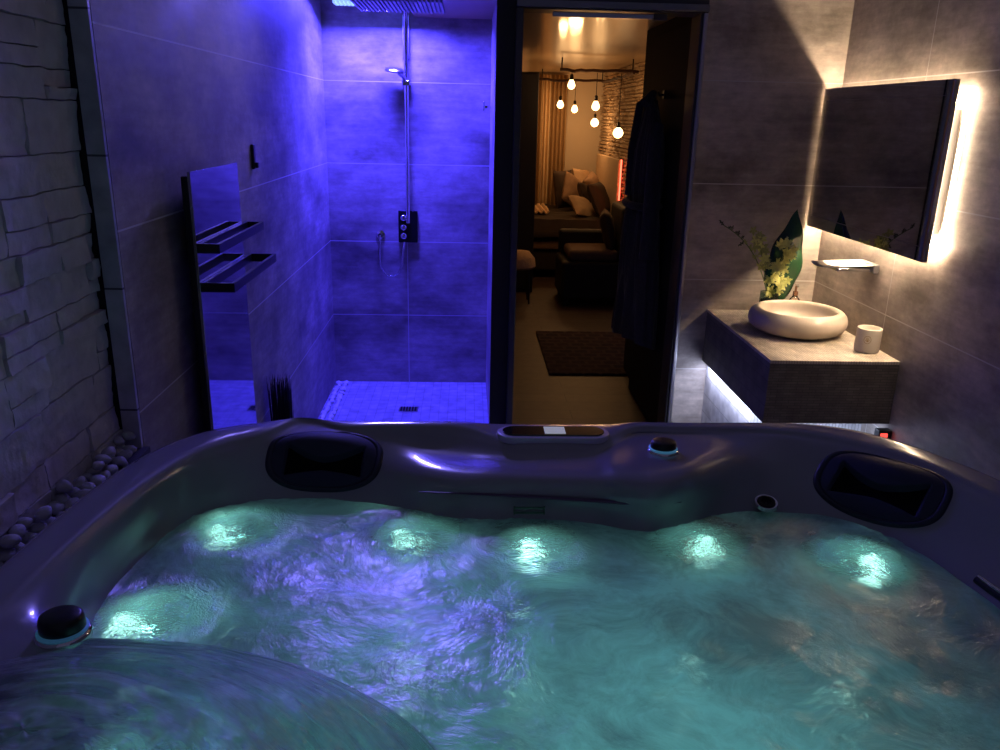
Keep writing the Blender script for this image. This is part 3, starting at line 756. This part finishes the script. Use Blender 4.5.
# vase with orchid and leaf
t = thing('flower_vase', 'dark glass vase of yellow green orchids with one big leaf', 'vase', (1.395, 3.60, .74))
MB().lathe([(.034, .741), (.041, .746), (.043, .78), (.041, .862), (.038, .862), (.039, .78), (.036, .752), (.002, .75)], 36, T(1.395, 3.60, 0), caps=False).build('vase_glass', glass('green tinted glass', (.45, .6, .5)), t, smooth=True)
MB().lathe([(.034, .753), (.0375, .79), (.037, .825), (.01, .826)], 28, T(1.395, 3.60, 0)).build('wet_moss', plain('dark moss', (.03, .05, .02), .7, bump=.8, scale=90), t, smooth=True)
def leaf_mesh(base, tip, width, bend, nrm, nu=9, nv=26, fold=.15):
    base = Vector(base); tip = Vector(tip); ax = tip-base; nrm = Vector(nrm).normalized(); sd = ax.cross(nrm).normalized()
    def fn(u, v):
        w = width*math.sin(PI*min(1, v**.75))**.9*(1 if v < .98 else .2)
        s = 2*u-1
        return base+ax*v+sd*s*w/2+nrm*(bend*math.sin(PI*v)-abs(s)*w*fold)+sd*.004*math.sin(v*18)
    return MB().grid(fn, nu, nv)
lf = plain('glossy dark leaf', (.012, .055, .020), .25, coat=.4, var=.35, scale=14)
leaf_mesh((1.425, 3.61, .80), (1.486, 3.62, 1.235), .150, .03, (-.35, -1, .25)).build('leaf', lf, t, smooth=True, solid=.0012)
stem_m = plain('green stem', (.10, .17, .04), .5)
pet_m = plain('yellow green petal', (.66, .70, .22), .5, var=.25, scale=60)
petd_m = plain('olive petal', (.34, .38, .12), .55, var=.3, scale=60)
sp = [[(1.39, 3.59, .83), (1.395, 3.56, .95), (1.415, 3.54, 1.03), (1.42, 3.53, 1.10)],
      [(1.39, 3.60, .83), (1.35, 3.58, .98), (1.31, 3.57, 1.08), (1.30, 3.57, 1.13)],
      [(1.39, 3.60, .83), (1.34, 3.60, 1.0), (1.27, 3.60, 1.10), (1.15, 3.61, 1.16)],
      [(1.395, 3.59, .83), (1.40, 3.55, .90), (1.43, 3.52, .94), (1.445, 3.51, .93)]]
def bez(p, t):
    p = [Vector(q) for q in p]
    return p[0]*(1-t)**3+p[1]*3*t*(1-t)**2+p[2]*3*t*t*(1-t)+p[3]*t**3
for s in sp: MB().tube([bez(s, k/12) for k in range(13)], .0022, 6).build('stem', stem_m, t, smooth=True)
rf = random.Random(4)
def flower(c, s, mat):
    m = MB(); q = Matrix.Translation(c) @ Matrix.Rotation(rf.uniform(-.6, .6), 4, 'Z') @ Matrix.Rotation(rf.uniform(.9, 1.7), 4, 'X') @ Matrix.Rotation(rf.uniform(0, 6), 4, 'Z')
    for k in range(5):
        a = k*2*PI/5+rf.uniform(-.15, .15)
        d = Vector((math.cos(a), math.sin(a), .35))*s
        mm = leaf_mesh((0, 0, 0), tuple(d), s*.55, s*.12, (0, 0, 1), 5, 7)
        m.add([q @ Vector(p) for p in mm.v], mm.f)
    m.lathe([(s*.05, -s*.1), (s*.14, s*.15), (s*.04, s*.3)], 8, q)
    m.build('orchid_flower', mat, t, smooth=True)
for k in range(20):
    p = bez(sp[0], .10+.047*k) + Vector((rf.uniform(-.032, .032), rf.uniform(-.03, .005), rf.uniform(-.01, .01))); flower(p, rf.uniform(.024, .034), pet_m)
for k in range(15):
    p = bez(sp[1], .38+.045*k) + Vector((rf.uniform(-.035, .03), rf.uniform(-.02, .01), rf.uniform(-.015, .015))); flower(p, rf.uniform(.020, .030), pet_m if k % 3 == 0 else petd_m)
for k in range(7):
    p = bez(sp[3], .2+.11*k)+Vector((rf.uniform(-.02, .01), rf.uniform(-.02, 0), rf.uniform(-.012, .012))); flower(p, rf.uniform(.016, .024), pet_m)
for k in range(12):
    p = bez(sp[2], .42+.052*k); a = rf.uniform(0, 6.28)
    d = Vector((math.cos(a)*.028-.01, rf.uniform(-.02, .01), math.sin(a)*.028))
    leaf_mesh(tuple(p), tuple(p+d), .012, .002, (0, -1, .1), 5, 8).build('sprig_leaf', petd_m if k < 5 else plain('dark sprig', (.05, .07, .03), .5), t, smooth=True)
# soap bottle on tray
t = thing('soap_dispenser', 'small clear soap dispenser with copper pump behind the basin', 'soap dispenser', (1.49, 3.58, .74))
MB().box(1.470, 1.56, 3.55, 3.62, .7405, .752).build('tray', plain('copper tray', (.55, .28, .16), .25, .9), t, bevel=.004)
MB().lathe([(.022, .7525), (.024, .76), (.024, .83), (.012, .845), (.010, .85)], 28, T(1.510, 3.585, 0)).build('bottle', glass('clear soap glass', (.9, .75, .65)), t, smooth=True)
MB().lathe([(.012, .85), (.012, .868), (.005, .870), (.005, .90)], 20, T(1.510, 3.585, 0)).build('pump_collar', plain('copper', (.6, .32, .2), .25, .9), t, smooth=True)
MB().tube([(1.510, 3.585, .895), (1.510, 3.57, .90), (1.502, 3.535, .894)], .005, 8).build('pump_nozzle', M['chrome'], t, smooth=True)

# mirror with backlight
t = thing('wall_mirror', 'backlit rectangular frameless mirror on the right wall', 'mirror', (1.60, 3.22, 1.45))
mir = plain('mirror silver', (.62, .60, .58), .015, 1, var=.01)
MB().box(1.582, 1.600, 2.728, 3.735, 1.150, 1.752).build('mirror_glass', mir, t, bevel=.0015)
MB().box(1.6002, RX-.0005, 2.80, 3.63, 1.24, 1.66).build('back_box', M['steel'], t)
m = MB(); inn = .022; w = .0012
ya, yb, za, zb = 2.728+.035, 3.735-.035, 1.150+.05, 1.752-.05
for a in ((ya, yb, za, za+.002), (ya, yb, zb-.002, zb), (ya, ya+.002, za, zb), (yb-.002, yb, za, zb)):
    m.box(1.5812, 1.5819, *a)
m.build('etched_line', plain('etched line', (.35, .3, .26), .5), t)
warm = (1.0, .74, .50)
sm_ = emit('warm white strip', (1.0, .72, .47), 200); sf_ = emit('warm white far strip', (1.0, .72, .47), 14); sb_ = emit('warm white lower strip', (1.0, .72, .47), 280); sn_ = emit('warm white side strip', (1.0, .74, .50), 26)
e = .016
for nm, bx in (('a', (2.728+e, 3.735-e, 1.680, 1.686)), ('b', (2.728+e, 3.735-e, 1.196, 1.202)),
               ('c', (2.728+e, 2.728+e+.006, 1.150+e+.007, 1.752-e-.007)), ('d', (3.735-e-.006, 3.735-e, 1.150+e+.007, 1.752-e-.007))):
    MB().box(1.644, 1.656, *bx).build('led_strip', sn_ if nm == 'c' else sf_ if nm == 'd' else sb_ if nm == 'b' else sm_, t)
# red rocker switch box on right wall
t = thing('socket_box', 'small socket box with a glowing red switch under the washstand', 'socket', (1.63, 2.88, .45))
MB().box(1.612, RX-.0005, 2.862, 2.90, .42, .468).build('housing', M['black_metal'], t, bevel=.003)
MB().box(1.618, 1.646, 2.8575, 2.863, .430, .458).build('rocker', emit('red rocker', (1.0, .08, .06), 1.6), t, bevel=.002)

# ------------------------------------------------------------------ door, robe
door = thing('open_door', 'dark door leaf standing open beyond the doorway', 'door', (1.03, 4.3, 0))
MB().box(1.012, 1.040, 3.905, 4.72, .01, 2.03).build('leaf', plain('dark walnut veneer', (.005, .004, .005), .7, var=.3, scale=12), door, bevel=.002)
dh = MB().tube([(1.012, 4.66, 1.02), (.965, 4.66, 1.02), (.955, 4.65, 1.02), (.955, 4.55, 1.02)], .008, 8).build('door_handle', M['steel'], door, smooth=True)
t = thing('door_closer', 'slim steel door closer arm under the door lintel', 'door closer', (.6, 3.9, 2.03))
MB().box(.36, .80, DY+.02, DY+.045, 2.020, 2.040).build('slide_rail', M['steel'], t, bevel=.003)
MB().box(.80, .86, DY+.018, DY+.05, 2.015, 2.0425).build('closer_body', M['grey_frame'], t, bevel=.003)
t = thing('coat_hook', 'dark hook on the door holding the bathrobe', 'hook', (1.0, 4.36, 1.72))
MB().tube([(1.011, 4.36, 1.73), (.985, 4.36, 1.725), (.975, 4.36, 1.745)], .006, 8).build('peg', M['black_metal'], t, smooth=True)
MB().box(1.004, 1.0115, 4.34, 4.38, 1.71, 1.75).build('plate', M['black_metal'], t)
# robe : folded closed sheet around an elliptic section
rb = thing('bathrobe', 'dark bathrobe with tied belt hanging on the open door', 'bathrobe', (.94, 4.36, 1.0))
robe_m = plain('dark terry cloth', (.050, .045, .055), .95, var=.25, scale=60, bump=.6, sheen=.3)
def robe(u, v):
    a = 2*PI*u; z = 1.70-1.24*v
    wy = .04+.12*min(1, v/.16)**.6 + .16*v - .055*math.exp(-((v-.42)/.06)**2)
    wx = .025+.045*min(1, v/.2)+.035*v - .015*math.exp(-((v-.42)/.05)**2)
    fold = 1+(.05+.12*v)*math.sin(a*11+2*math.sin(v*4))+.05*math.sin(a*23+v*6)
    return Vector((min(1.008, .950+math.cos(a)*wx*fold), 4.36+math.sin(a)*wy*(1+.03*math.sin(a*9)), z+.02*math.sin(a*2)))
MB().grid(robe, 160, 60, wrapu=True).build('robe_body', robe_m, rb, smooth=True)
MB().tube([Vector((.935+math.cos(k*PI/16)*.080, 4.36+math.sin(k*PI/16)*.215, 1.175)) for k in range(32)], .020, 8, closed=True, flat=1.0).build('belt', robe_m, rb, smooth=True)
MB().tube([(.865, 4.30, 1.18), (.845, 4.29, 1.10), (.85, 4.30, .95), (.86, 4.31, .80)], .014, 8).build('belt_tail', robe_m, rb, smooth=True)
for s in (-1, 1):
    MB().tube([(.955, 4.36+s*.12, 1.58), (.945, 4.36+s*.18, 1.38), (.935, 4.36+s*.23, 1.15), (.93, 4.36+s*.27, .92)], [.042, .045, .048, .056], 14, flat=.8).build('sleeve', robe_m, rb, smooth=True)
MB().tube([(.90, 4.30, 1.68), (.95, 4.36, 1.73), (.90, 4.42, 1.68), (.865, 4.38, 1.45), (.86, 4.36, 1.22)], .022, 8).build('collar', robe_m, rb, smooth=True)

# ------------------------------------------------------------------ bedroom beyond
wood = brick_mat('oak planks', (.075, .050, .040), (.055, .038, .03), (.015, .010, .008), 1.2, .14, .003, .5, rot=(0, 0, 0), bump=.2)
struct('floor_bedroom', MB().box(-.3, 3.2, 3.87, 10.2, -.1, 0), wood)
struct('wall_bedroom_back', MB().box(-.3, 1.7, 9.95, 10.1, 0, 2.3), M['plaster'])
struct('wall_bedroom_left', MB().box(-.3, -.15, 4.93, 9.95, 0, 2.3), M['plaster'])
struct('wall_hall_right', MB().box(1.06, 1.18, 3.875, 5.15, 0, 2.3), plain('hall wall', (.02, .017, .018), .8))
struct('ceiling_bedroom', MB().box(-.3, 3.2, 3.87, 10.1, 2.11, 2.2), plain('glossy stretch ceiling', (.62, .45, .28), .30, coat=.5, var=.04))
def bstone():
    mb = MB(); r = random.Random(9); z = 0
    while z < 2.1:
        h = r.uniform(.02, .045); y = 7.0
        while y < 9.95:
            L = r.uniform(.07, .2); y1 = min(y+L, 9.95); d = r.uniform(0, .035)
            def fn(u, v, y=y, y1=y1, z=z, h=h, d=d):
                e = min(u, 1-u, v*1.0, (1-v)*1.0); k = min(1, e/.16)
                return Vector((1.60-(.01+d+.012*noise.noise(Vector((u*3+y*9, v*3, z*9))))*k, y+(y1-y)*u, z+h*v))
            mb.grid(fn, 7, 5); y = y1
        z += h
    return mb
struct('wall_bedroom_right', bstone(), plain('warm split stone', (.42, .30, .19), .8, var=.25, scale=12, bump=.3), smooth=True)
struct('wall_bedroom_right_core', MB().box(1.602, 1.72, 6.9, 9.95, 0, 2.11), M['plaster'])

# rug
t = MB().grid(lambda u, v: Vector((.545+.72*u, 5.0+1.1*v, .006+.002*noise.noise(Vector((u*20, v*30, 0))))), 40, 60)
o = t.build('patterned_rug', brick_mat('dark patterned rug', (.055, .02, .018), (.03, .014, .014), (.09, .05, .035), .11, .09, .012, .95, bump=.3), smooth=True, solid=.010)
tag(o, 'dark red patterned rug on the bedroom wooden floor', 'rug')

# curtains
cur_m = plain('gold curtain cloth', (.42, .27, .13), .8, var=.15, scale=8)
cur_lit = plain('curtain cloth painted lit', (.80, .60, .36), .7, var=.08, scale=8)  # paler cloth paints the bright highlight on the curtain
def curtain(x0, x1, y, mat, label, waves):
    def fn(u, v): return Vector((x0+(x1-x0)*u, y+.03*math.sin(u*waves*2*PI)*(.7+.3*v), 2.08-2.06*v))
    o = MB().grid(fn, 60, 10).build('curtain', mat, smooth=True, solid=.004); tag(o, label, 'curtain', 'bedroom curtains'); return o
curtain(.74, .865, 9.87, cur_m, 'dark gold curtain at the left edge of the bedroom window', 2)
curtain(.87, .955, 9.87, cur_lit, 'curtain strip coloured pale for the light on it in the bedroom', 2)
curtain(.96, 1.15, 9.87, cur_m, 'brown gold curtain beside the bare bedroom wall', 4)
# wardrobe
t = thing('wardrobe', 'dark tall wardrobe at the left side of the bedroom', 'wardrobe', (.35, 7.9, 0))
MB().box(.03, .63, 7.62, 8.2, 0, 1.99).build('carcass', M['dark_frame'], t, bevel=.004)
for k in (0, 1):
    d = MB().box(.035+.298*k, .327+.298*k, 7.598, 7.6195, .05, 1.97).build('wardrobe_door', M['dark_frame'], t, bevel=.003)
    MB().box(.30+.05*k, .31+.05*k, 7.575, 7.5975, .95, 1.15).build('door_handle', M['steel'], d)

# bed
t = thing('bed', 'wide dark bed with throw and pillows under the hanging bulbs', 'bed', (1.0, 9.0, 0))
dk = plain('dark brown bed cloth', (.035, .023, .018), .9, var=.3, scale=14, bump=.3)
MB().box(.50, 1.56, 8.35, 9.80, .08, .30).build('base', dk, t, bevel=.02)
MB().box(.48, 1.56, 8.32, 9.82, .30, .40).build('bed_rail', plain('brown rail cloth', (.20, .11, .065), .8), t, bevel=.02)
MB().box(.50, 1.56, 8.35, 9.80, .40, .54).build('mattress', dk, t, bevel=.04, bseg=4)
def duvet(u, v):
    x = .46+1.0*u; y = 8.28+1.56*v
    z = .60+.02*noise.noise(Vector((x*5, y*5, 0)))
    e = max(0, 1-u/.08)+max(0, 1-v/.06)
    return Vector((x, y, z-.16*min(1, e)))
MB().grid(duvet, 40, 50).build('duvet', dk, t, smooth=True, solid=.02)
MB().box(1.52, 1.565, 8.35, 9.80, .40, 1.22).build('headboard', plain('cream headboard', (.62, .46, .30), .8), t, bevel=.01)
def throw(u, v):
    x = .52+.36*u; y = 8.7+.75*v
    return Vector((x, y, .645+.012*math.sin(u*40)+.012*noise.noise(Vector((x*12, y*12, 1)))))
o = MB().grid(throw, 60, 30).build('throw_blanket', plain('cream knitted throw', (.66, .46, .27), .9, bump=.5, scale=50), smooth=True, solid=.015)
tag(o, 'cream knitted throw lying across the dark bed', 'blanket')
def cushion(loc, w, h, d, rot, mat, label, name='cushion'):
    Mx = Matrix.Translation(loc) @ Matrix.Rotation(rot[2], 4, 'Z') @ Matrix.Rotation(rot[1], 4, 'Y') @ Matrix.Rotation(rot[0], 4, 'X')
    mb = MB(); 
    for s in (1, -1):
        def fn(u, v, s=s):
            x = 2*u-1; y = 2*v-1
            k = max(0, (1-x**4))**.5*max(0, (1-y**4))**.5
            pin = 1-.06*(abs(x)**2*(1-abs(y)))-.0
            return Mx @ Vector((x*w/2*(1-.06*(1-y*y)*abs(x)), y*h/2*(1-.06*(1-x*x)*abs(y)), s*d/2*k+.006*noise.noise(Vector((x*3, y*3, s)))))
        mb.grid(fn, 18, 18)
    o = mb.build(name, mat, smooth=True); tag(o, label, name, 'pillows on the bed'); return o
pc = [plain('taupe pillow', (.34, .22, .14), .9), plain('dark pillow', (.06, .04, .03), .9), plain('cream pillow', (.60, .42, .26), .9)]
cushion((1.14, 9.55, .82), .44, .44, .13, (math.radians(80), 0, math.radians(52)), pc[1], 'dark brown pillow leaning farthest left on the bed', 'pillow')
cushion((1.22, 9.30, .80), .42, .36, .13, (math.radians(72), .5, math.radians(40)), pc[0], 'taupe pillow tilted in front of dark pillow', 'pillow')
cushion((1.36, 9.62, .86), .46, .40, .14, (math.radians(70), .1, math.radians(60)), pc[2], 'cream pillow at the back by the plaster wall', 'pillow')
cushion((1.42, 9.25, .84), .42, .36, .14, (math.radians(66), -.2, math.radians(70)), pc[0], 'taupe pillow against the cream headboard', 'pillow')
cushion((1.34, 8.95, .76), .42, .34, .13, (math.radians(58), .3, math.radians(60)), pc[1], 'dark pillow in the middle of the bed head', 'pillow')
cushion((1.40, 8.65, .80), .44, .36, .13, (math.radians(64), 0, math.radians(65)), pc[1], 'dark pillow nearest the red light strip', 'pillow')
cushion((1.26, 8.72, .70), .36, .28, .11, (math.radians(40), .2, math.radians(30)), pc[2], 'small cream pillow at the front of bed', 'pillow')
# red LED strip
o = MB().box(1.535, 1.548, 8.295, 8.312, .82, 1.22).build('red_light_strip', emit('red strip', (1.0, .10, .05), 5), bevel=.002)
tag(o, 'thin vertical red light strip at the end of the headboard', 'light strip')
# armchair
ac = thing('armchair', 'dark armchair with a brown seat cushion before the bed', 'armchair', (1.15, 7.3, 0))
acm = plain('black brown leather', (.007, .006, .006), .7, var=.3)
MB().box(.84, 1.42, 7.02, 7.60, .06, .40).build('seat_base', acm, ac, bevel=.03, bseg=3)
MB().box(.90, 1.34, 7.05, 7.52, .40, .50).build('seat_cushion', plain('brown cushion cloth', (.11, .065, .045), .85), ac, bevel=.04, bseg=4)
MB().box(1.34, 1.46, 7.02, 7.60, .40, .88).build('backrest', acm, ac, bevel=.04, bseg=3)
MB().box(.86, 1.36, 7.50, 7.62, .40, .62).build('armrest', acm, ac, bevel=.03, bseg=3)
for x in (.87, 1.36):
    for y in (7.05, 7.54): MB().box(x, x+.04, y, y+.04, 0, .06).build('leg', M['black_metal'], ac)
cushion((1.27, 7.28, .66), .36, .34, .12, (math.radians(75), 0, math.radians(80)), pc[1], 'dark cushion propped in the armchair', 'cushion')['group'] = 'armchair cushion'
# woven stool
t = thing('woven_stool', 'low stool with a cream woven seat left of the armchair', 'stool', (.47, 7.2, 0))
MB().lathe([(.13, .31), (.15, .33), (.14, .40), (.09, .46), (.01, .47)], 32, T(.47, 7.2, 0)).build('seat', plain('cream woven rope', (.55, .38, .22), .9, bump=.8, scale=40), t, smooth=True)
for k in range(4):
    a = PI/4+k*PI/2; MB().tube([(.47+.11*math.cos(a), 7.2+.11*math.sin(a), .315), (.47+.13*math.cos(a), 7.2+.13*math.sin(a), .0)], .010, 8).build('leg', M['black_metal'], t, smooth=True)

# hanging branch frame and bulbs
fr_ = thing('branch_frame', 'rectangle of dark branches hung below the bedroom ceiling', 'ceiling frame', (1.15, 8.4, 2.0))
brm = plain('dark branch bark', (.06, .03, .02), .8, bump=.5)
def branch(a, b, r=.014):
    a, b = Vector(a), Vector(b); rr = random.Random(int(a.x*100+b.y*7)); pts = []
    for k in range(13):
        p = a.lerp(b, k/12); pts.append(p+Vector((rr.uniform(-.008, .008), rr.uniform(-.008, .008), rr.uniform(-.007, .007))))
    return MB().tube(pts, r, 7)
branch((.80, 7.5, 2.005), (1.50, 7.5, 2.005)).build('branch', brm, fr_, smooth=True)
branch((.72, 9.30, 2.00), (1.52, 9.30, 2.00)).build('branch', brm, fr_, smooth=True)
branch((1.44, 7.45, 1.99), (1.47, 9.35, 1.99)).build('branch', brm, fr_, smooth=True)
for x, y in ((.815, 7.5), (1.44, 7.5), (1.46, 9.3), (.80, 9.3)):
    MB().tube([(x, y, 2.005), (x, y, 2.1095)], .006, 6).build('hanger', M['black_metal'], fr_, smooth=True)
bulb_g = emit('warm filament glow', (1.0, .62, .25), 7)
def hb(px_x, z, y, r, label):
    t = thing('pendant_bulb', label, 'pendant light', (px_x, y, z), 'bulbs hanging in the bedroom')
    MB().tube([(px_x, y, z+.085), (px_x, y, 1.99)], .003, 6).build('cord', M['black_metal'], t)
    MB().lathe([(.014, z+.045), (.016, z+.05), (.016, z+.085), (.006, z+.095)], 16, T(px_x, y, 0)).build('socket', M['black_metal'], t, smooth=True)
    MB().lathe([(.004, z-r), (r*.6, z-r*.82), (r*.95, z-r*.35), (r, z), (r*.8, z+r*.55), (.016, z+.045)], 24, T(px_x, y, 0)).build('bulb', bulb_g, t, smooth=True)
    light('bulb_light', 'POINT', (px_x, y, z-r-.03), (1.0, .52, .20), 2.8, .05, parent=t)
hb(.905, 1.882, 7.5, .034, 'lit filament bulb hanging highest, upper left of cluster')
hb(1.01, 1.745, 9.30, .038, 'lit filament bulb hanging farthest left of the cluster')
hb(1.17, 1.70, 9.30, .036, 'dim small filament bulb in the middle of cluster')
hb(1.13, 1.710, 7.5, .036, 'lit filament bulb straight above the round globe bulb')
hb(1.40, 1.566, 9.30, .045, 'round globe bulb hanging below another bulb')
hb(1.345, 1.490, 7.5, .046, 'lit globe bulb hanging lowest and farthest right')

# ------------------------------------------------------------------ ambient, camera
w = bpy.data.worlds.new('World'); SC.world = w; w.use_nodes = True
w.node_tree.nodes['Background'].inputs[0].default_value = (.32, .31, .62, 1)
w.node_tree.nodes['Background'].inputs[1].default_value = .12

cam = bpy.data.cameras.new('camera'); co = bpy.data.objects.new('camera', cam); COL.objects.link(co)
cam.sensor_width = 36; cam.lens = 805/1000*36; cam.clip_start = .02
p, ya, ro = map(math.radians, (17.75, 2.55, 1.3))
F = Vector((math.sin(ya)*math.cos(p), math.cos(ya)*math.cos(p), -math.sin(p)))
R0 = Vector((math.cos(ya), -math.sin(ya), 0)); U0 = R0.cross(F)
Rr = R0*math.cos(ro)+U0*math.sin(ro); Uu = U0*math.cos(ro)-R0*math.sin(ro)
mw = Matrix((( Rr.x, Uu.x, -F.x, 0), (Rr.y, Uu.y, -F.y, 0), (Rr.z, Uu.z, -F.z, 1.6), (0, 0, 0, 1)))
co.matrix_world = mw
SC.camera = co
SC.view_settings.view_transform = 'Standard'; SC.view_settings.look = 'None'
SC.view_settings.gamma = 1; SC.view_settings.use_curve_mapping = False
SC.view_settings.exposure = 0.0
SC.cycles.use_denoising = True
SC.cycles.max_bounces = 8; SC.cycles.transparent_max_bounces = 8
SC.cycles.caustics_reflective = False; SC.cycles.caustics_refractive = False
SC.cycles.sample_clamp_indirect = 4
